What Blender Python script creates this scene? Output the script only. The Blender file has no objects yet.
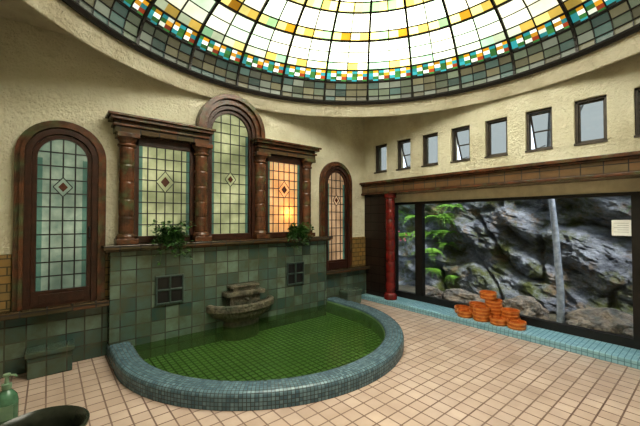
import bpy, math, random, bmesh
from mathutils import Vector, noise, Matrix
random.seed(7)
PI=math.pi
scene=bpy.context.scene
scene.view_settings.view_transform='Standard'
for lk in ('Medium High Contrast','Standard - Medium High Contrast','High Contrast'):
    try:
        scene.view_settings.look=lk; print('LOOK',lk); break
    except Exception as e: print('nolook',lk)

# ---------------------------------------------------------------- builder
class MB:
    def __init__(s): s.v=[];s.f=[];s.m=[];s.uv=[];s.col=[]
    def face(s,pts,mi=0,uv=None,col=None):
        b=len(s.v); s.v+= [tuple(p) for p in pts]; s.f.append(tuple(range(b,b+len(pts)))); s.m.append(mi)
        s.uv.append(uv or [(0,0)]*len(pts)); s.col.append(col or (1,1,1,1))
    def mesh(s,vs,fs,mi=0):
        b=len(s.v); s.v+=[tuple(p) for p in vs]
        for f in fs:
            s.f.append(tuple(b+i for i in f)); s.m.append(mi); s.uv.append([(0,0)]*len(f)); s.col.append((1,1,1,1))
    def box(s,x0,x1,y0,y1,z0,z1,mi=0,M=None):
        vs=[Vector((x,y,z)) for x in (x0,x1) for y in (y0,y1) for z in (z0,z1)]
        if M: vs=[M@v for v in vs]
        s.mesh(vs,[(0,1,3,2),(4,6,7,5),(0,4,5,1),(2,3,7,6),(0,2,6,4),(1,5,7,3)],mi)
    def lathe(s,cx,cy,prof,mi=0,n=24,a0=0,a1=2*PI,sx=1,sy=1,zo=0):
        full=abs(a1-a0-2*PI)<1e-6; k=n if full else n+1
        vs=[];fs=[]
        for i in range(k):
            a=a0+(a1-a0)*i/n
            for (r,z) in prof: vs.append((cx+r*math.cos(a)*sx,cy+r*math.sin(a)*sy,z+zo))
        P=len(prof)
        for i in range(n):
            j=(i+1)%k
            for q in range(P-1): fs.append((i*P+q,j*P+q,j*P+q+1,i*P+q+1))
        s.mesh(vs,fs,mi)
    def tube(s,pts,r,mi=0,n=6,r1=None,cap=True):
        pts=[Vector(p) for p in pts]; vs=[];fs=[]
        N=len(pts)
        for i,p in enumerate(pts):
            t=(pts[min(i+1,N-1)]-pts[max(i-1,0)]).normalized()
            up=Vector((0,0,1)) if abs(t.z)<.95 else Vector((1,0,0))
            a=t.cross(up).normalized(); b=t.cross(a).normalized()
            rr=r if r1 is None else r+(r1-r)*i/(N-1)
            for k in range(n):
                an=2*PI*(k+.5)/n
                vs.append(p+a*math.cos(an)*rr+b*math.sin(an)*rr)
        for i in range(N-1):
            for k in range(n):
                k2=(k+1)%n
                fs.append((i*n+k,i*n+k2,(i+1)*n+k2,(i+1)*n+k))
        if cap:
            fs.append(tuple(range(n))); fs.append(tuple((N-1)*n+k for k in range(n)))
        s.mesh(vs,fs,mi)
    def arch(s,xc,wo,wi,zb,zs,y0,y1,mi=0,n=20):
        def prof(w,z0):
            return [(xc-w,z0)]+[(xc-w*math.cos(PI*i/n),zs+w*math.sin(PI*i/n)) for i in range(n+1)]+[(xc+w,z0)]
        o=prof(wo,zb); i_=prof(wi,zb)
        vs=[];fs=[];N=len(o)
        for (a,b) in zip(o,i_):
            vs+=[(a[0],y0,a[1]),(b[0],y0,b[1]),(b[0],y1,b[1]),(a[0],y1,a[1])]
        for k in range(N-1):
            for q in range(4):
                q2=(q+1)%4
                fs.append((k*4+q,k*4+q2,(k+1)*4+q2,(k+1)*4+q))
        fs.append((0,1,2,3)); fs.append(tuple((N-1)*4+q for q in range(4)))
        s.mesh(vs,fs,mi)
    def archfill(s,xc,w,zb,zs,y,mi=0,n=20):
        s.face([(xc-w,y,zb),(xc+w,y,zb)]+[(xc+w*math.cos(PI*i/n),y,zs+w*math.sin(PI*i/n)) for i in range(n+1)],mi)
    def build(s,name,mats,smooth=False,bevel=0,colattr=False,recalc=True,merge=False):
        me=bpy.data.meshes.new(name); me.from_pydata(s.v,[],s.f)
        for m in mats: me.materials.append(m)
        for p,mi in zip(me.polygons,s.m): p.material_index=mi; p.use_smooth=smooth
        uvl=me.uv_layers.new(name='UVMap')
        li=0
        for u in s.uv:
            for q in u: uvl.data[li].uv=q; li+=1
        if colattr:
            ca=me.color_attributes.new('Col','FLOAT_COLOR','CORNER'); li=0
            for f,c in zip(s.f,s.col):
                for _ in f: ca.data[li].color=c; li+=1
        if recalc or merge:
            bm=bmesh.new(); bm.from_mesh(me)
            if merge: bmesh.ops.remove_doubles(bm,verts=bm.verts,dist=1e-5)
            if recalc: bmesh.ops.recalc_face_normals(bm,faces=bm.faces)
            bm.to_mesh(me); bm.free()
        ob=bpy.data.objects.new(name,me); scene.collection.objects.link(ob)
        if bevel:
            b=ob.modifiers.new('b','BEVEL'); b.width=bevel; b.segments=2; b.limit_method='ANGLE'
        if smooth:
            e=ob.modifiers.new('es','EDGE_SPLIT'); e.split_angle=math.radians(40)
        return ob

# ---------------------------------------------------------------- materials
def new(name):
    m=bpy.data.materials.new(name); m.use_nodes=True; nt=m.node_tree
    for n in list(nt.nodes): nt.nodes.remove(n)
    o=nt.nodes.new('ShaderNodeOutputMaterial')
    return m,nt,o
def N(nt,t,**k):
    n=nt.nodes.new('ShaderNode'+t)
    for a,b in k.items(): setattr(n,a,b)
    return n
def c4(c): return (c[0],c[1],c[2],1)
def coords(nt,ax):
    if ax=='uv':
        return N(nt,'TexCoord').outputs['UV']
    tc=N(nt,'TexCoord'); sp=N(nt,'SeparateXYZ'); cb=N(nt,'CombineXYZ')
    nt.links.new(tc.outputs['Object'],sp.inputs[0])
    nt.links.new(sp.outputs[ax[0].upper()],cb.inputs[0]); nt.links.new(sp.outputs[ax[1].upper()],cb.inputs[1])
    return cb.outputs[0]
def mixc(nt,f,a,b,mode='MIX'):
    m=N(nt,'Mix',data_type='RGBA',blend_type=mode)
    for i,x in ((0,f),(6,a),(7,b)):
        if isinstance(x,(int,float)): m.inputs[i].default_value=x
        elif isinstance(x,(tuple,list)): m.inputs[i].default_value=c4(x)
        else: nt.links.new(x,m.inputs[i])
    return m.outputs[2]
def noisef(nt,scale,detail=4,lo=.35,hi=.65,vec=None,rough=.6):
    n=N(nt,'TexNoise'); n.inputs['Scale'].default_value=scale; n.inputs['Detail'].default_value=detail; n.inputs['Roughness'].default_value=rough
    if vec is None: vec=N(nt,'TexCoord').outputs['Object']
    nt.links.new(vec,n.inputs['Vector'])
    r=N(nt,'MapRange'); r.inputs[1].default_value=lo; r.inputs[2].default_value=hi
    nt.links.new(n.outputs[0],r.inputs[0]); return r.outputs[0]
def bump(nt,h,st,dist=.01):
    b=N(nt,'Bump'); b.inputs['Strength'].default_value=st; b.inputs['Distance'].default_value=dist
    nt.links.new(h,b.inputs['Height']); return b.outputs[0]
def tile(name,ax,w,h,c1,c2,mort,ms=.006,rough=.3,var=.5,vc=(0,0,0),vs=3,offset=0,bs=.4,spec=.5):
    m,nt,o=new(name)
    v=coords(nt,ax)
    b=N(nt,'TexBrick',offset=offset,squash=1.0)
    b.inputs['Color1'].default_value=c4(c1); b.inputs['Color2'].default_value=c4(c2); b.inputs['Mortar'].default_value=c4(mort)
    b.inputs['Scale'].default_value=1; b.inputs['Mortar Size'].default_value=ms; b.inputs['Mortar Smooth'].default_value=.1
    b.inputs['Bias'].default_value=0; b.inputs['Brick Width'].default_value=w; b.inputs['Row Height'].default_value=h
    nt.links.new(v,b.inputs['Vector'])
    col=b.outputs['Color']
    nf=noisef(nt,vs,5,.35,.7)
    mm=N(nt,'Math',operation='MULTIPLY'); mm.inputs[1].default_value=var; nt.links.new(nf,mm.inputs[0])
    col=mixc(nt,mm.outputs[0],col,vc)
    p=N(nt,'BsdfPrincipled'); nt.links.new(col,p.inputs['Base Color'])
    rr=N(nt,'MapRange'); rr.inputs[3].default_value=rough; rr.inputs[4].default_value=.8
    nt.links.new(b.outputs['Fac'],rr.inputs[0]); nt.links.new(rr.outputs[0],p.inputs['Roughness'])
    inv=N(nt,'Math',operation='SUBTRACT'); inv.inputs[0].default_value=1; nt.links.new(b.outputs['Fac'],inv.inputs[1])
    nt.links.new(bump(nt,inv.outputs[0],bs,.004),p.inputs['Normal'])
    p.inputs['Specular IOR Level'].default_value=spec
    nt.links.new(p.outputs[0],o.inputs[0]); return m
def mottled(name,c1,c2,scale=6,rough=.5,bs=.2,c3=None,s3=1.5,metal=0,bscale=None,bd=.01,lo=.35,hi=.65):
    m,nt,o=new(name)
    f=noisef(nt,scale,6,lo,hi); col=mixc(nt,f,c1,c2)
    if c3: col=mixc(nt,noisef(nt,s3,4,.5,.7),col,c3)
    p=N(nt,'BsdfPrincipled'); nt.links.new(col,p.inputs['Base Color'])
    p.inputs['Roughness'].default_value=rough; p.inputs['Metallic'].default_value=metal
    if bs: nt.links.new(bump(nt,noisef(nt,bscale or scale*3,6,.2,.8),bs,bd),p.inputs['Normal'])
    nt.links.new(p.outputs[0],o.inputs[0]); return m
def litglass(name,c1,c2,scale,st,trans=None):
    m,nt,o=new(name)
    col=mixc(nt,noisef(nt,scale,5,.3,.7),c1,c2)
    col=mixc(nt,noisef(nt,2.2,2,.35,.7),col,tuple(x*.5 for x in c1))
    p=N(nt,'BsdfPrincipled'); nt.links.new(mixc(nt,.7,col,(.02,.02,.02)),p.inputs['Base Color'])
    nt.links.new(col,p.inputs['Emission Color']); p.inputs['Emission Strength'].default_value=st
    p.inputs['Roughness'].default_value=.15
    nt.links.new(bump(nt,noisef(nt,40,2,.2,.8),.3,.003),p.inputs['Normal'])
    out=p.outputs[0]
    if trans:
        t=N(nt,'BsdfTranslucent'); t.inputs[0].default_value=c4(trans)
        a=N(nt,'AddShader'); nt.links.new(out,a.inputs[0]); nt.links.new(t.outputs[0],a.inputs[1]); out=a.outputs[0]
    nt.links.new(out,o.inputs[0]); return m

def plaster(name,c1,c2,dirt):
    m,nt,o=new(name)
    col=mixc(nt,noisef(nt,5,8,.3,.7),c1,c2)
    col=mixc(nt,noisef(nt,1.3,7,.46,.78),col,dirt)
    p=N(nt,'BsdfPrincipled'); nt.links.new(col,p.inputs['Base Color']); p.inputs['Roughness'].default_value=.85
    nt.links.new(bump(nt,noisef(nt,22,8,.2,.8,rough=.7),1.0,.035),p.inputs['Normal'])
    nt.links.new(p.outputs[0],o.inputs[0]); return m
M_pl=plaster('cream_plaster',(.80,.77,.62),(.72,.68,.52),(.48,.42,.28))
M_ceil=plaster('ceiling_plaster',(.76,.72,.58),(.68,.63,.49),(.46,.40,.27))
M_floor=tile('floor_tiles','xy',.125,.125,(.57,.455,.39),(.49,.38,.32),(.13,.08,.065),ms=.006,rough=.2,var=.45,vc=(.30,.22,.18),vs=2.2,bs=.5)
M_teal=tile('teal_glazed_tiles','xz',.155,.155,(.035,.075,.07),(.15,.21,.17),(.02,.022,.02),ms=.006,rough=.18,var=.8,vc=(.075,.08,.045),vs=5)
M_ochre=tile('ochre_tiles','xz',.12,.08,(.32,.19,.06),(.22,.15,.06),(.05,.04,.02),rough=.3,var=.5,vc=(.08,.07,.03),offset=.5)
M_mos=tile('blue_mosaic','uv',.032,.032,(.17,.27,.32),(.08,.14,.18),(.03,.04,.045),ms=.003,rough=.25,var=.35,vc=(.06,.10,.12),vs=4)
M_stepx=tile('step_mosaic_top','xy',.05,.05,(.30,.50,.58),(.20,.38,.48),(.12,.22,.27),ms=.004,rough=.3,var=.35,vc=(.14,.28,.33))
M_stepz=tile('step_mosaic_side','yz',.05,.04,(.30,.50,.58),(.20,.38,.48),(.12,.22,.27),ms=.004,rough=.3,var=.35,vc=(.14,.28,.33))
M_poolb=tile('green_pool_mosaic','xy',.07,.07,(.46,.62,.34),(.32,.48,.24),(.04,.09,.03),ms=.009,rough=.5,var=.6,vc=(.2,.30,.12),vs=1.8)
M_pools=mottled('pool_side',(.16,.26,.12),(.10,.18,.08),8,.5)
M_brown=mottled('brown_glazed_ceramic',(.13,.05,.024),(.045,.025,.015),9,.18,.3,c3=(.07,.085,.04),s3=5)
M_brown2=tile('brown_glazed_tile_y','xz',.20,.12,(.11,.052,.026),(.06,.055,.03),(.012,.009,.007),ms=.008,rough=.18,var=.5,vc=(.04,.028,.016),vs=6)
M_beam=tile('brown_glazed_tile_x','yz',.20,.16,(.17,.09,.045),(.13,.095,.05),(.02,.014,.01),ms=.006,rough=.22,var=.5,vc=(.07,.05,.03),vs=6)
M_pier=tile('dark_pier_tile','yz',.20,.16,(.03,.015,.011),(.022,.014,.010),(.008,.006,.005),ms=.006,rough=.3,var=.4)
M_red=mottled('red_glazed_column',(.18,.014,.011),(.08,.010,.008),12,.25,.3)
M_wood=mottled('dark_door_wood',(.05,.017,.010),(.025,.010,.006),14,.3,.2)
M_lead=mottled('lead_came',(.02,.02,.018),(.012,.012,.012),10,.5,0)
M_iron=mottled('dark_frame_metal',(.014,.011,.010),(.008,.007,.006),10,.45,0)
M_alu=mottled('weathered_frame',(.07,.055,.04),(.04,.032,.025),14,.5,0)
M_lint=mottled('pale_lintel_board',(.72,.66,.50),(.62,.56,.42),9,.6,.1)
M_stone=mottled('mossy_stone',(.19,.165,.12),(.06,.058,.042),10,.35,.9,c3=(.05,.065,.045),s3=6,bscale=24,bd=.03)
M_leaf=mottled('leaf_green',(.055,.14,.028),(.018,.06,.014),20,.4,0)
M_fern=mottled('fern_green',(.22,.42,.06),(.08,.20,.03),10,.5,0)
M_bark=mottled('pale_bark',(.40,.44,.52),(.20,.23,.28),14,.6,.3)
M_bwood=mottled('bucket_wood',(.58,.17,.03),(.38,.10,.02),16,.45,.1)
M_hoop=mottled('bucket_hoop',(.68,.28,.07),(.55,.2,.05),16,.4,0)
M_pink=mottled('pink_petals',(.5,.12,.18),(.35,.07,.1),10,.6,0)
M_dark=mottled('dark_basin',(.015,.02,.014),(.03,.035,.025),10,.25,.1)
M_paper=mottled('paper_notice',(.85,.88,.86),(.8,.82,.8),10,.7,0)
M_ink=mottled('notice_ink',(.5,.52,.52),(.4,.4,.4),10,.7,0)
M_vent=mottled('vent_black',(.012,.012,.014),(.008,.008,.008),10,.4,0)
M_ventbar=mottled('vent_bar',(.05,.08,.07),(.03,.05,.045),10,.4,0)
M_g1=litglass('door_glass',(.19,.28,.21),(.40,.47,.35),9,.60)
M_g2=litglass('window_glass',(.35,.39,.20),(.60,.60,.36),7,.74)
M_g3=litglass('warm_window_glass',(.56,.43,.22),(.76,.60,.36),4,.66,(.9,.45,.12))
M_g4=litglass('warm_arch_glass',(.53,.34,.19),(.66,.46,.29),5,.66)
M_gd=litglass('ruby_diamond',(.12,.03,.02),(.2,.07,.02),20,.3)
M_gs=litglass('teal_border_glass',(.07,.17,.13),(.13,.25,.18),9,.55)

def clearglass(name,tint,refl=1.0,rough=.02,ripple=0,ior=1.45,murk=None,mf=.4):
    m,nt,o=new(name)
    t=N(nt,'BsdfTransparent'); t.inputs[0].default_value=c4(tint)
    under=t.outputs[0]
    if murk:
        d=N(nt,'BsdfDiffuse'); nt.links.new(mixc(nt,noisef(nt,2.5,4,.3,.7),murk,tuple(x*.6 for x in murk)),d.inputs[0])
        mm=N(nt,'MixShader'); mm.inputs[0].default_value=mf; nt.links.new(t.outputs[0],mm.inputs[1]); nt.links.new(d.outputs[0],mm.inputs[2]); under=mm.outputs[0]
    g=N(nt,'BsdfGlossy'); g.inputs['Roughness'].default_value=rough
    fr=N(nt,'Fresnel'); fr.inputs[0].default_value=ior
    if ripple:
        b=bump(nt,noisef(nt,7,3,.2,.8),ripple,.02)
        nt.links.new(b,g.inputs['Normal']); nt.links.new(b,fr.inputs['Normal'])
    ml=N(nt,'Math',operation='MULTIPLY'); ml.inputs[1].default_value=refl; nt.links.new(fr.outputs[0],ml.inputs[0])
    mx=N(nt,'MixShader'); nt.links.new(ml.outputs[0],mx.inputs[0]); nt.links.new(under,mx.inputs[1]); nt.links.new(g.outputs[0],mx.inputs[2])
    nt.links.new(mx.outputs[0],o.inputs[0]); return m
M_pane=clearglass('clear_pane',(.98,.99,.99),.12)
M_grey=clearglass('grey_obscured_pane',(.50,.50,.47),.6)
M_water=clearglass('green_water',(.46,.60,.34),1.0,.03,.35,1.33,(.10,.18,.06),.25)

def domeglass():
    m,nt,o=new('stained_glass')
    a=N(nt,'VertexColor',layer_name='Col')
    f=noisef(nt,3,4,.2,.8)
    mr=N(nt,'MapRange'); mr.inputs[3].default_value=.65; mr.inputs[4].default_value=1.25; nt.links.new(f,mr.inputs[0])
    p=N(nt,'BsdfPrincipled'); p.inputs['Base Color'].default_value=(.03,.03,.03,1); p.inputs['Roughness'].default_value=.25
    nt.links.new(a.outputs[0],p.inputs['Emission Color'])
    nt.links.new(mr.outputs[0],p.inputs['Emission Strength'])
    nt.links.new(p.outputs[0],o.inputs[0]); return m
M_dome=domeglass()

def rockmat():
    m,nt,o=new('wet_rock')
    tc=N(nt,'TexCoord'); mp=N(nt,'Mapping'); mp.inputs['Rotation'].default_value=(math.radians(35),0,0); mp.inputs['Scale'].default_value=(1,1,2.4)
    nt.links.new(tc.outputs['Object'],mp.inputs[0])
    f=noisef(nt,1.6,12,.35,.62,vec=mp.outputs[0],rough=.78)
    col=mixc(nt,f,(.045,.05,.065),(.50,.54,.62))
    col=mixc(nt,noisef(nt,1.5,9,.48,.60,rough=.75),col,(.15,.17,.055))
    col=mixc(nt,noisef(nt,2.2,8,.54,.66,rough=.75),col,(.32,.23,.14))
    p=N(nt,'BsdfPrincipled'); nt.links.new(col,p.inputs['Base Color']); p.inputs['Roughness'].default_value=.4
    nt.links.new(bump(nt,noisef(nt,5,14,.2,.8,vec=mp.outputs[0],rough=.8),1.0,.12),p.inputs['Normal'])
    nt.links.new(p.outputs[0],o.inputs[0]); return m
M_rock=rockmat()
M_boul=mottled('garden_boulder',(.34,.27,.21),(.11,.11,.105),7,.6,.9,bscale=9,bd=.05)
M_soil=mottled('garden_soil',(.12,.10,.07),(.06,.06,.04),8,.9,.6)

# ---------------------------------------------------------------- room shell
X0,X1,Y0,Y1=-.74,4.70,-1.08,4.36
CX,CY,R=1.98,1.64,2.58
ZC=3.44
PCX,PCY,PR=2.22,3.76,1.71
def poolpath(r,yend=Y1,n=48):
    return [(PCX-r,yend)]+[(PCX-r*math.cos(PI*i/n),PCY-r*math.sin(PI*i/n)) for i in range(n+1)]+[(PCX+r,yend)]
b=MB()
mid=poolpath(PR-.12)
b.face([(X0-.2,Y0-.2,0),(5.1,Y0-.2,0),(5.1,Y1+.2,0),(PCX+PR-.12,Y1+.2,0)]+[(p[0],p[1],0) for p in reversed(mid)]+[(PCX-PR+.12,Y1+.2,0),(X0-.2,Y1+.2,0)])
b.build('floor',[M_floor])
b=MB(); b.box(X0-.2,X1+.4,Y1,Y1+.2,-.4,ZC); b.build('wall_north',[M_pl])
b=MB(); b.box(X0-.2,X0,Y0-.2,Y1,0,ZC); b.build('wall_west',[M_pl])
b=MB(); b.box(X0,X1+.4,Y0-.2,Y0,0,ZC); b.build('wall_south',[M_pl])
WY=[3.965-.507*k for k in range(10)]; WW=.29; ZB,ZT=2.36,2.87
b=MB()
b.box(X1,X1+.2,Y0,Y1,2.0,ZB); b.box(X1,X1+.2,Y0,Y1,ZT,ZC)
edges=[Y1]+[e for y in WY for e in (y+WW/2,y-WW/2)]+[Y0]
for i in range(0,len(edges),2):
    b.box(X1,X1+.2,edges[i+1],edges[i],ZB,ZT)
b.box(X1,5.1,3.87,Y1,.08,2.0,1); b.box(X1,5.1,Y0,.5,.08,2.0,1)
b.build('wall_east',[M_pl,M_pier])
b=MB()
n=96
for i in range(n):
    q=[]
    for a in (2*PI*i/n,2*PI*(i+1)/n):
        c,s=math.cos(a),math.sin(a); t=2.72/max(abs(c),abs(s))
        q.append(((CX+2.66*c,CY+2.66*s,ZC),(CX+(t+.15)*c,CY+(t+.15)*s,ZC)))
    b.face([q[0][0],q[0][1],q[1][1],q[1][0]])
b.build('ceiling',[M_ceil])
b=MB()
b.lathe(CX,CY,[(2.715,3.50),(2.715,3.14),(2.70,3.115),(2.675,3.115),(2.66,3.135),(2.65,3.17),(2.62,3.21),(2.60,3.26),(2.59,3.31),(2.60,3.40)],n=144)
b.build('trim_dome_cove',[M_ceil],smooth=True)

# ---------------------------------------------------------------- dome
def dp(t,a,off=0):
    t=math.radians(t); r=(R+off)*math.cos(t); z=3.30+(1.1+off)*math.sin(t)
    return (CX+r*math.cos(a),CY+r*math.sin(a),z)
b=MB(); NC=192
def jit(c,s=.25):
    k=1+random.uniform(-s,s); return (c[0]*k,c[1]*k,c[2]*k,1)
pale=[(2.8,2.9,2.1),(3.0,2.9,2.0),(2.1,2.6,1.8)]
gold=(1.0,.48,.03); turq=(.04,.42,.44); whi=(1.6,1.7,1.35); grn=(.05,.24,.05); rust=(.42,.06,.015); dk=(.03,.05,.03); amb=(1.6,1.1,.22); lem=(2.2,1.9,.6)
FR=[ "GWTGWTGg", "TGgWGgWT", "rWgTrWgT", "gdTdgdTd"]
key={'G':gold,'W':whi,'T':turq,'g':grn,'r':rust,'d':dk}
rows=[]
def addrow(t0,t1,fn,step,per):  rows.append((t0,t1,fn,step,per))
def greyf(i): return jit(random.choice([(.10,.12,.075),(.13,.12,.065),(.06,.10,.08),(.15,.165,.12)]),.45)
def fr(r):
    return lambda i: jit(key[FR[r][i%8]],.3)
for t in (0,5,10): addrow(t,t+5,greyf,5,2)
for k in range(4): addrow(15+k*1.9,15+(k+1)*1.9,fr(3-k),1.9,1)
addrow(22.6,27,lambda i: jit(random.choice([amb,(.7,1.3,.7),lem,(1.5,1.7,1.1),(1.5,1.7,1.1)]),.3),4.4,2)
addrow(27,32.5,lambda i: jit(random.choice(pale),.2),5.5,4)
addrow(32.5,38,lambda i: jit(random.choice(pale),.2),5.5,4)
addrow(38,42,lambda i: jit([amb,lem,gold,lem,(.8,1.4,.6),lem][i%6],.25),4,2)
addrow(42,50,lambda i: jit(random.choice(pale+pale+[lem]),.2),4,4)
addrow(50,54,lambda i: jit(random.choice([amb,lem,lem,(.8,1.4,.6)]),.3),4,2)
for t in (54,62,70): addrow(t,t+8,lambda i: jit((13.5,13,11.2),.15),8,8)  # unseen upper panes, given added glow to light the room
addrow(78,90,lambda i: jit((9,7,3),.2),6,8)
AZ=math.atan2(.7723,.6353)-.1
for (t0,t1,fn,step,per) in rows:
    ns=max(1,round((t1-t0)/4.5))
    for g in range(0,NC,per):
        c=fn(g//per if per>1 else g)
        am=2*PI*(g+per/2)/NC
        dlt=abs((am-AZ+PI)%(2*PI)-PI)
        k=.30+1.3*max(0,math.cos(min(dlt,PI/2)))**4   # stronger glow painted into panes facing the far corner
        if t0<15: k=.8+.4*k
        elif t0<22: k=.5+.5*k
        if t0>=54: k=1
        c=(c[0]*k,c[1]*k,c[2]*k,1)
        for i in range(g,g+per):
            a0=2*PI*i/NC;a1=2*PI*(i+1)/NC
            for s_ in range(ns):
                ta=t0+(t1-t0)*s_/ns; tb=t0+(t1-t0)*(s_+1)/ns
                q=[dp(ta,a0),dp(ta,a1),dp(tb,a1),dp(tb,a0)]
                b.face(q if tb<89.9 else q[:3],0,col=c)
for i in range(24):
    a=2*PI*i/24
    b.tube([dp(t,a,-.015) for t in range(0,89,4)],.02,1,4)
for i in range(96):
    if i%4: b.tube([dp(t,2*PI*i/96,-.008) for t in (0,5,10,15,18,22.6)],.007,1,4)
for i in range(48):
    if i%2: b.tube([dp(t,2*PI*i/48,-.008) for t in (22.6,27,32,38,42,46,50,54)],.009,1,4)
for t,r in ((0,.035),(5,.008),(10,.008),(15,.018),(22.6,.014),(27,.009),(32.5,.007),(38,.018),(42,.010),(50,.014),(54,.010),(62,.012),(70,.012),(78,.02)):
    b.tube([dp(t,2*PI*i/96,-.01) for i in range(97)],r,1,5,cap=False)
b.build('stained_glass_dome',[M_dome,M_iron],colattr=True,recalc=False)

# ---------------------------------------------------------------- leaded glass helper
def leaded(b,xc,w,zb,zt,y,gi,li,di,ncol,nrow,arch=False,dia=.09,bi=None,zd=None):
    if arch: b.archfill(xc,w,zb,zt,y,gi)
    else: b.face([(xc-w,y,zb),(xc+w,y,zb),(xc+w,y,zt),(xc-w,y,zt)],gi)
    t=.006
    top=zt+(w if arch else 0)
    for i in range(1,ncol):
        x=xc-w+2*w*i/ncol
        zz=zt+(math.sqrt(max(0,w*w-(x-xc)**2)) if arch else 0)
        b.box(x-t,x+t,y-.012,y-.001,zb,zz,li)
    for j in range(1,nrow):
        z=zb+(top-zb)*j/nrow
        ww=w if z<=zt else math.sqrt(max(0,w*w-(z-zt)**2))
        b.box(xc-ww,xc+ww,y-.011,y-.001,z-t,z+t,li)
    zc=zd or (zb+top)/2+.05
    d=dia
    b.face([(xc-d*.8,y-.013,zc),(xc,y-.013,zc-d),(xc+d*.8,y-.013,zc),(xc,y-.013,zc+d)],gi)
    e=d*.5
    b.face([(xc-e*.8,y-.015,zc),(xc,y-.015,zc-e),(xc+e*.8,y-.015,zc),(xc,y-.015,zc+e)],di)
    P=[(xc-d*.8,y-.015,zc),(xc,y-.015,zc-d),(xc+d*.8,y-.015,zc),(xc,y-.015,zc+d),(xc-d*.8,y-.015,zc)]
    for k in range(4): b.tube(P[k:k+2],.006,li,4)
    if bi is not None:
        for sx in (-1,1):
            b.box(xc+sx*(w-.02)-.02,xc+sx*(w-.02)+.02,y-.008,y-.001,zb,zt,bi)

def arched_door(name,xc,gm):
    b=MB()
    b.arch(xc,.375,.325,.62,2.14,Y1-.05,Y1,0)
    b.arch(xc,.335,.30,.62,2.14,Y1-.075,Y1,0)
    b.arch(xc,.30,.245,.62,2.13,Y1-.06,Y1,1)
    b.arch(xc,.245,.205,.62,2.12,Y1-.04,Y1,1)
    b.box(xc-.245,xc+.245,Y1-.045,Y1,.62,.78,1)
    b.box(xc-.18,xc+.18,Y1-.055,Y1-.04,.655,.745,1)
    leaded(b,xc,.205,.78,2.12,Y1-.012,2,3,4,4,11,True,.10,5,zd=1.83)
    b.tube([(xc+.225,Y1-.06,1.30),(xc+.225,Y1-.09,1.31),(xc+.225,Y1-.09,1.41),(xc+.225,Y1-.06,1.42)],.008,3,6)
    b.build(name,[M_brown,M_wood,gm,M_lead,M_gd,M_gs],bevel=.004)
arched_door('door_1',.113,M_g1)
arched_door('door_2',3.94,M_g4)

def column(b,x,y,z0,z1,r,mi,mb):
    b.box(x-r*1.35,x+r*1.35,y-r*1.35,Y1,z0,z0+.06,mb)
    b.box(x-r*1.4,x+r*1.4,y-r*1.4,Y1,z1-.05,z1,mb)
    prof=[(r*1.3,z0+.06),(r*1.3,z0+.085),(r*1.1,z0+.11)]
    zs=z0+.11; k=5; hh=(z1-.15-zs)/k
    for i in range(k):
        a=zs+i*hh
        prof+=[(r*.95,a+.004),(r,a+.02),(r,a+hh-.02),(r*.95,a+hh-.004)]
    prof+=[(r*1.05,z1-.15),(r*1.2,z1-.14),(r*1.2,z1-.12),(r*1.0,z1-.11),(r*1.1,z1-.08),(r*1.35,z1-.05)]
    b.lathe(x,y,prof,mi,20)
WC=1.95
b=MB()
YC=Y1-.09
for dx in (-1.27,-.43,.43,1.27): column(b,WC+dx,YC,1.22,2.46,.08,0,0)
for (xa,xb) in ((WC-1.40,WC-.36),(WC+.36,WC+1.40)):
    b.box(xa,xb,Y1-.17,Y1,2.46,2.53,1)
    b.box(xa-.02,xb+.02 if xb>3 else xb,Y1-.19,Y1,2.53,2.555,0)
    b.box(xa,xb,Y1-.16,Y1,2.555,2.59,1)
    b.box(xa-.05,xb+.04,Y1-.23,Y1,2.59,2.625,0)
    b.box(xa-.075,xb+.06,Y1-.26,Y1,2.625,2.65,0)
b.arch(WC,.48,.42,2.65,2.72,Y1-.15,Y1,0,28); b.arch(WC,.43,.36,2.46,2.71,Y1-.11,Y1,0,28)
b.arch(WC,.36,.31,1.22,2.70,Y1-.08,Y1,2,28); b.arch(WC,.31,.27,1.22,2.69,Y1-.05,Y1,2,28)
b.box(WC-.31,WC+.31,Y1-.06,Y1,1.22,1.30,2)
leaded(b,WC,.27,1.30,2.69,Y1-.012,3,5,6,4,12,True,.1,7,zd=2.05)
for xc,g,dd in ((WC-.85,3,.05),(WC+.85,4,.10)):
    w=.29
    b.box(xc-.34,xc+.34,Y1-dd,Y1,1.22,1.30,2); b.box(xc-.34,xc+.34,Y1-dd,Y1,2.36,2.46,2)
    b.box(xc-.35,xc-w,Y1-dd,Y1,1.22,2.46,2); b.box(xc+w,xc+.35,Y1-dd,Y1,1.22,2.46,2)
    leaded(b,xc,w,1.30,2.36,Y1-dd+.025,g,5,6,6,8,False,.13,7,zd=1.95)
b.build('window_1',[M_brown,M_brown2,M_wood,M_g2,M_g3,M_lead,M_gd,M_gs],bevel=.005,smooth=False)
pl_=bpy.data.lights.new('lamp_behind_glass','POINT'); pl_.energy=1.1; pl_.color=(1,.62,.25); pl_.shadow_soft_size=.01
po=bpy.data.objects.new('lamp_behind_glass',pl_); scene.collection.objects.link(po); po.location=(WC+.93,Y1-.012,1.60)

b=MB()
b.box(.52,3.60,Y1-.15,Y1,-.11,1.14,0)
b.box(.47,3.65,Y1-.21,Y1,1.14,1.165,1); b.box(.45,3.67,Y1-.24,Y1,1.165,1.215,1)
for xc in (1.13,2.96):
    zc=.66; y=Y1-.15
    b.box(xc-.15,xc+.15,y-.012,y,zc-.16,zc+.16,2)
    for k in range(3):
        u=xc-.15+.15*k; b.box(u-.012,u+.012,y-.03,y-.01,zc-.16,zc+.16,3)
        v=zc-.16+.16*k; b.box(xc-.16,xc+.16,y-.028,y-.01,v-.012,v+.012,3)
b.build('tiled_fountain_wall',[M_teal,M_brown2,M_vent,M_ventbar],bevel=.006)

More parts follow.
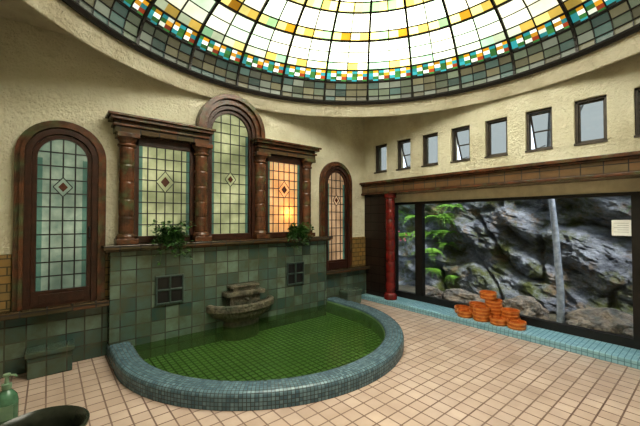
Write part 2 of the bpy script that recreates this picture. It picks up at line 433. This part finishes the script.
b=MB()
b.box(X0,.52,Y1-.04,Y1,0,.56,0); b.box(X0,.54,Y1-.14,Y1,.56,.62,1)
b.box(X0,-.27,Y1-.02,Y1,.62,1.16,2); b.box(.49,.52,Y1-.02,Y1,.62,1.16,2)
b.build('trim_1',[M_teal,M_brown2,M_ochre],bevel=.006)
b=MB()
b.box(3.60,4.70,Y1-.04,Y1,0,.56,0); b.box(3.60,4.70,Y1-.14,Y1,.56,.62,1)
b.box(4.33,4.70,Y1-.02,Y1,.62,1.16,2)
b.build('trim_2',[M_teal,M_brown2,M_ochre],bevel=.006)
for (xa,xb) in ((-.16,.22),(3.98,4.36)):
    b=MB()
    b.box(xa,xb,Y1-.27,Y1-.045,.20,.25,0); b.box(xa+.02,xb-.02,Y1-.25,Y1-.045,0,.20,0)
    b.build('stone_step',[M_teal],bevel=.012)

# ---------------------------------------------------------------- pool
b=MB()
prof=[(0.0,0.0),(0.0,.105),(.008,.125),(.025,.138),(.05,.142),(.17,.142),(.20,.138),(.215,.125),(.22,.10),(.22,-.10)]
pl=[0]
for i in range(1,len(prof)): pl.append(pl[-1]+math.dist(prof[i],prof[i-1]))
NA=72
arc=[0]
outer=poolpath(PR,n=NA)
for i in range(1,len(outer)): arc.append(arc[-1]+math.dist(outer[i],outer[i-1]))
rings=[poolpath(PR-d,n=NA) for d,_ in prof]
for i in range(len(outer)-1):
    for k in range(len(prof)-1):
        q=[(*rings[k][i],prof[k][1]),(*rings[k][i+1],prof[k][1]),(*rings[k+1][i+1],prof[k+1][1]),(*rings[k+1][i],prof[k+1][1])]
        b.face(q,2 if k==len(prof)-2 else 0,[(arc[i],pl[k]),(arc[i+1],pl[k]),(arc[i+1],pl[k+1]),(arc[i],pl[k+1])])
B_=poolpath(PR-.22)
b.face([(p[0],p[1],-.10) for p in B_],1)
b.build('bathing_pool',[M_mos,M_poolb,M_pools],smooth=True,merge=True)
b=MB(); W=poolpath(PR-.225)
b.face([(p[0],p[1],.075) for p in W]); b.build('pool_water',[M_water],recalc=False)

# fountain : rough stone basin bracketed on the wall with a small spout block and cap
b=MB(); FX,FY=2.06,Y1-.15
H=(PI,2*PI)
b.lathe(FX,FY,[(.26,-.1),(.26,.10),(.24,.13),(.32,.17),(.42,.22),(.45,.28),(.49,.30),(.49,.375),(.46,.39),(.42,.39),(.39,.35),(.1,.33),(0,.33)],0,12,*H,sy=.62)
b.box(FX-.22,FX+.22,FY-.13,FY,.33,.48,0)
b.box(FX-.28,FX+.28,FY-.17,FY,.48,.535,0)
b.box(FX-.17,FX+.17,FY-.11,FY,.535,.585,0); b.box(FX-.21,FX+.21,FY-.13,FY,.585,.615,0)
b.tube([(FX,FY-.10,.43),(FX,FY-.18,.435),(FX,FY-.22,.415)],.02,0,8)
b.build('stone_fountain',[M_stone],bevel=.014)

# ---------------------------------------------------------------- east side
b=MB()
b.box(4.57,4.995,.0,Y1,.0,.08,0)
b.build('tiled_step',[M_stepx],bevel=.01)
b=MB(); b.box(4.565,4.575,.0,Y1,.0,.072,0); b.build('trim_3',[M_stepz])
b=MB()
b.box(4.62,4.70,Y0,Y1,1.98,2.12,0); b.box(4.59,4.70,Y0,Y1,2.12,2.145,1); b.box(4.555,4.72,Y0,Y1,2.145,2.185,1)
b.box(4.62,5.1,Y0,Y1,1.95,2.0,1); b.box(4.60,4.64,Y0,Y1,1.95,1.985,1)
b.box(4.98,5.06,.5,3.87,1.79,1.95,2)
b.build('tiled_beam',[M_beam,M_brown,M_lint],bevel=.005)
b=MB(); r=.085; cx,cy=4.72,3.76
prof=[(r*1.35,.08),(r*1.35,.16),(r*1.1,.19)]
for i in range(9):
    a=.19+i*.185; prof+=[(r*.93,a+.004),(r,a+.018),(r,a+.167),(r*.93,a+.181)]
prof+=[(r*1.3,1.88),(r*1.3,1.95)]
b.lathe(cx,cy,prof,0,24); b.build('red_column',[M_red],smooth=True)
b=MB(); x=5.0
b.box(x-.03,x+.05,.5,3.87,.08,.18,0); b.box(x-.03,x+.05,.5,3.87,1.76,1.80,0)
b.box(x-.03,x+.05,.5,.63,.18,1.76,0); b.box(x-.04,x+.05,3.27,3.41,.18,1.76,0); b.box(x-.03,x+.05,3.84,3.87,.18,1.76,0)
b.box(x,x+.006,.63,3.27,.18,1.76,1); b.box(x,x+.006,3.41,3.84,.18,1.76,1)
b.build('window_2',[M_iron,M_pane])
b=MB(); b.box(4.985,4.995,.635,.80,1.31,1.49,0)
for k in range(5): b.box(4.983,4.985,.655,.78-(k%2)*.03,1.45-k*.025,1.455-k*.025,1)
b.build('paper_notice',[M_paper,M_ink])
for k,yc in enumerate(WY):
    b=MB(); w=WW/2; f=.026
    xa,xb=X1+.04,X1+.10
    b.box(xa,xb,yc-w,yc-w+f,ZB,ZT,0); b.box(xa,xb,yc+w-f,yc+w,ZB,ZT,0)
    b.box(xa,xb,yc-w,yc+w,ZB,ZB+f,0); b.box(xa,xb,yc-w,yc+w,ZT-f,ZT,0)
    b.box(X1-.012,xa,yc-w-.005,yc+w+.005,ZB-.015,ZB+.008,0)
    if k in (1,3,5):
        piv=Vector((xb,yc,ZT-f)); M=Matrix.Translation(piv)@Matrix.Rotation(math.radians(-24),4,'Y')@Matrix.Translation(-piv)
    else: M=Matrix.Identity(4)
    g=.016; w2=w-f
    b.box(xb-.03,xb-.01,yc-w2,yc-w2+g,ZB+f,ZT-f,0,M); b.box(xb-.03,xb-.01,yc+w2-g,yc+w2,ZB+f,ZT-f,0,M)
    b.box(xb-.03,xb-.01,yc-w2,yc+w2,ZB+f,ZB+f+g,0,M); b.box(xb-.03,xb-.01,yc-w2,yc+w2,ZT-f-g,ZT-f,0,M)
    b.box(xb-.022,xb-.018,yc-w2,yc+w2,ZB+f,ZT-f,1,M)
    if k in (1,3,5):
        b.box(xb-.03,xb-.01,yc-w2,yc+w2,(ZB+ZT)/2-.008,(ZB+ZT)/2+.008,0,M)
        b.tube([(xa,yc,ZB+.03),(xb+.14,yc,ZB+.09)],.006,0,5)
    b.build('window_%d'%(k+3),[M_alu,M_grey])

# ---------------------------------------------------------------- buckets
b=MB()
def bucket(b,x,y,z,r=.110,h=.094):
    b.lathe(x,y,[(0,z+.012),(r*.86,z+.012),(r*.88,z),(r*.93,z),(r,z+h),(r-.012,z+h),(r*.83,z+.02),(0,z+.02)],0,24)
    for zz in (.018,.066):
        rr=r*.93+(r-r*.93)*(zz/h)
        b.lathe(x,y,[(rr,z+zz-.002),(rr+.005,z+zz),(rr+.006,z+zz+.014),(rr,z+zz+.016)],1,24)
z0=.08
stack=[(4.72,2.40,1),(4.71,2.16,2),(4.72,1.93,1),(4.72,1.71,1),(4.86,2.51,1),(4.86,2.28,2),(4.86,2.05,3),(4.86,1.83,2)]
for (x,y,k) in stack:
    for i in range(k):
        bucket(b,x+random.uniform(-.006,.006),y+random.uniform(-.006,.006),z0+i*.096)
bucket(b,4.86,2.13,z0+.288)
b.build('stacked_wooden_buckets',[M_bwood,M_hoop],smooth=True)

# ---------------------------------------------------------------- foliage
def leaf(b,p,d,l,w,mi):
    d=d.normalized(); s=d.cross(Vector((0,0,1)))
    if s.length<.1: s=Vector((1,0,0))
    s.normalize(); nrm=s.cross(d)
    m=p+d*l*.5+nrm*l*.06; e=p+d*l-nrm*l*.12
    b.mesh([p,m-s*w-nrm*w*.3,e,m+s*w-nrm*w*.3,m],[(0,1,4),(1,2,4),(2,3,4),(3,0,4)],mi)
def plant(name,x,y,z,n,spread,hang,mleaf):
    b=MB()
    b.lathe(x,y,[(0,z),(.05,z),(.065,z+.08),(.07,z+.08),(.07,z+.095),(.058,z+.095),(.05,z+.075),(0,z+.075)],1,16)
    o=Vector((x,y,z+.08))
    for i in range(n):
        a=random.uniform(0,2*PI); L=random.uniform(.35,1)*spread
        d=Vector((math.cos(a),math.sin(a)*.75-.25,0)); up=random.uniform(.2,2.2); pts=[]
        for k in range(7):
            t=k/6; pts.append(o+d*L*t+Vector((0,0,up*L*t-(up*.75+hang*(i%3)/2)*L*t*t)))
        pts=[Vector((p.x,min(p.y,y+.045),p.z)) for p in pts]
        b.tube(pts,.003,0,4,.0015)
        for k in range(1,7):
            for _ in range(3):
                dd=Vector((random.uniform(-1,1),random.uniform(-1,.1),random.uniform(-.6,.9)))
                leaf(b,pts[k],dd,random.uniform(.035,.065),random.uniform(.013,.022),0)
    b.build(name,[mleaf,M_stone],recalc=False)
plant('potted_ivy',1.13,Y1-.165,1.215,80,.25,1.5,M_leaf)
plant('potted_ivy',2.98,Y1-.165,1.215,80,.24,1.3,M_leaf)

def fern(b,o,n,L,mi):
    for i in range(n):
        a=random.uniform(0,2*PI); up=random.uniform(.6,1.4); l=L*random.uniform(.6,1.1)
        d=Vector((math.cos(a)-.5,math.sin(a),0)); pts=[]
        for k in range(10):
            t=k/9; pts.append(o+d*l*t+Vector((0,0,up*l*t-up*1.3*l*t*t)))
        b.tube(pts,.004,mi,4,.002)
        s=d.cross(Vector((0,0,1))).normalized()
        for k in range(1,10):
            w=l*.28*math.sin(PI*(k/9*.8+.15))
            for sg in (-1,1): leaf(b,pts[k],s*sg+d*.4,w,w*.2,mi)
def rx(y,z):
    u=y*.9+z*.5; v=z*1.1-y*.55
    s=noise.fractal(Vector((u*.5,v*1.1,3.3)),.75,2.1,8)*.34
    crack=-.30*max(0,1-abs(noise.noise(Vector((u*.9,v*1.6,9))))*9)
    ledge=.22*(abs(((v*1.25+.35*noise.noise(Vector((u*1.2,v,4))))%1.0)-.5)*2)
    return 5.95+.24*z+s-crack*.6+ledge+noise.noise(Vector((y*.55,z*.8,2.0)))*.25+.03*noise.noise(Vector((y*14,z*14,1)))+.05*noise.noise(Vector((y*6,z*6,5)))
b=MB()
for (y,z,n,L) in ((4.05,1.15,20,.44),(3.75,1.5,18,.42),(4.4,1.5,14,.45),(3.85,.80,18,.4),(4.7,1.1,14,.4),(3.45,1.72,14,.34),(3.55,1.2,16,.34),(3.65,.95,14,.3),(.9,1.92,20,.36),(.5,1.75,18,.36),(1.3,1.95,16,.32),(2.6,2.0,12,.3),(3.9,.4,14,.32),(3.3,.35,8,.22),(5.0,1.6,14,.45),(4.1,1.9,14,.4),(3.0,2.05,14,.35),(2.0,1.95,10,.28)):
    fern(b,Vector((rx(y,z)-.05,y,z)),n,L,0)
for i in range(10):
    y=random.uniform(4.4,4.9); z=random.uniform(.9,1.25); p=Vector((rx(y,z)-.28,y,z))
    for k in range(5):
        leaf(b,p,Vector((-.5,math.cos(k*1.256),math.sin(k*1.256))),.04,.016,1)
b.build('cliff_ferns',[M_fern,M_pink],recalc=False)
b=MB(); ny,nz=340,150
ya,yb,za,zb=-2.5,8.0,-.3,2.65
vs=[];fs=[]
for j in range(nz+1):
    for i in range(ny+1):
        y=ya+(yb-ya)*i/ny; z=za+(zb-za)*j/nz
        vs.append((rx(y,z),y,z))
for j in range(nz):
    for i in range(ny):
        a=j*(ny+1)+i; fs.append((a,a+1,a+ny+2,a+ny+1))
b.mesh(vs,fs); b.build('rock_cliff',[M_rock],smooth=False)
b=MB(); b.face([(5.1,-2.5,.02),(8,-2.5,.02),(8,8,.02),(5.1,8,.02)]); b.build('garden_ground',[M_soil],recalc=False)
b=MB()
def boulder(b,x,y,z,sx,sy,sz,seed):
    bm=bmesh.new(); bmesh.ops.create_icosphere(bm,subdivisions=4,radius=1)
    for v in bm.verts:
        p=v.co.copy(); k=1+.35*noise.fractal(p*1.3+Vector((seed,0,0)),.9,2,5)
        v.co=Vector((x+p.x*k*sx,y+p.y*k*sy,z+p.z*k*sz))
    bm.verts.index_update()
    b.mesh([v.co[:] for v in bm.verts],[[v.index for v in f.verts] for f in bm.faces]); bm.free()
for i,(x,y,sx,sy,sz) in enumerate([(5.65,.95,.30,.40,.24),(5.66,1.95,.22,.3,.20),(5.6,2.45,.22,.3,.15),(5.7,2.95,.2,.35,.16),(5.45,.45,.22,.3,.2),(5.55,3.5,.2,.25,.15),(5.42,1.15,.13,.18,.13)]):
    boulder(b,x,y,.08,sx,sy,sz,i*5.1)
b.build('garden_boulders',[M_boul])
b=MB()
b.tube([(5.48,1.43,.0),(5.46,1.42,.5),(5.47,1.45,.9),(5.46,1.47,1.3),(5.48,1.52,1.8),(5.5,1.54,2.5),(5.5,1.50,3.3)],.046,0,12,.033)
b.tube([(5.48,1.52,1.9),(5.45,1.68,2.3),(5.42,1.90,2.8)],.025,0,8,.012)
b.tube([(5.5,1.54,2.3),(5.48,1.30,2.7),(5.45,1.10,3.1)],.025,0,8,.01)
b.build('slender_tree_trunk',[M_bark],smooth=True)

# ---------------------------------------------------------------- foreground left objects
b=MB()
b.lathe(-.04,2.49,[(0,0),(.16,0),(.2,.05),(.22,.25),(.245,.28),(.25,.30),(.235,.31),(.215,.29),(.2,.25),(.18,.08),(0,.06)],0,40)
b.build('dark_wash_basin',[M_dark],smooth=True)
M_bot=mottled('green_bottle',(.10,.22,.14),(.07,.15,.09),15,.2,0)
M_cap=mottled('bottle_cap',(.20,.30,.20),(.14,.24,.16),15,.3,0)
b=MB()
x,y=-.225,3.38
b.lathe(x,y,[(0,0),(.06,0),(.068,.01),(.068,.15),(.06,.19),(.036,.225),(.02,.24),(.02,.25)],0,24)
b.lathe(x,y,[(.03,.245),(.03,.28),(.014,.285),(.012,.33),(.022,.335),(.022,.352),(0,.354)],1,16)
b.tube([(x,y,.343),(x+.05,y-.02,.338),(x+.056,y-.022,.325)],.008,1,6)
b.box(x-.04,x+.04,y-.070,y-.062,.04,.14,1)
b.build('shampoo_bottle',[M_bot,M_cap],smooth=True)

# ---------------------------------------------------------------- world, sun, camera
w=bpy.data.worlds.new('World'); scene.world=w; w.use_nodes=True
nt=w.node_tree; bg=nt.nodes['Background']; bg.inputs[0].default_value=(.76,.87,1,1); bg.inputs[1].default_value=2.0
sl=bpy.data.lights.new('Sun','SUN'); sl.energy=7; sl.angle=math.radians(14); sl.color=(1,.98,.94)
so=bpy.data.objects.new('Sun',sl); scene.collection.objects.link(so)
so.rotation_euler=Vector((.24,.62,-.78)).to_track_quat('-Z','Y').to_euler()
cam=bpy.data.cameras.new('Camera'); co=bpy.data.objects.new('Camera',cam); scene.collection.objects.link(co)
cam.sensor_width=36; cam.lens=330/640*36; cam.clip_start=.05
co.location=(0,0,1.5); co.rotation_euler=(math.radians(91.04),0,math.radians(-39.44))
scene.camera=co
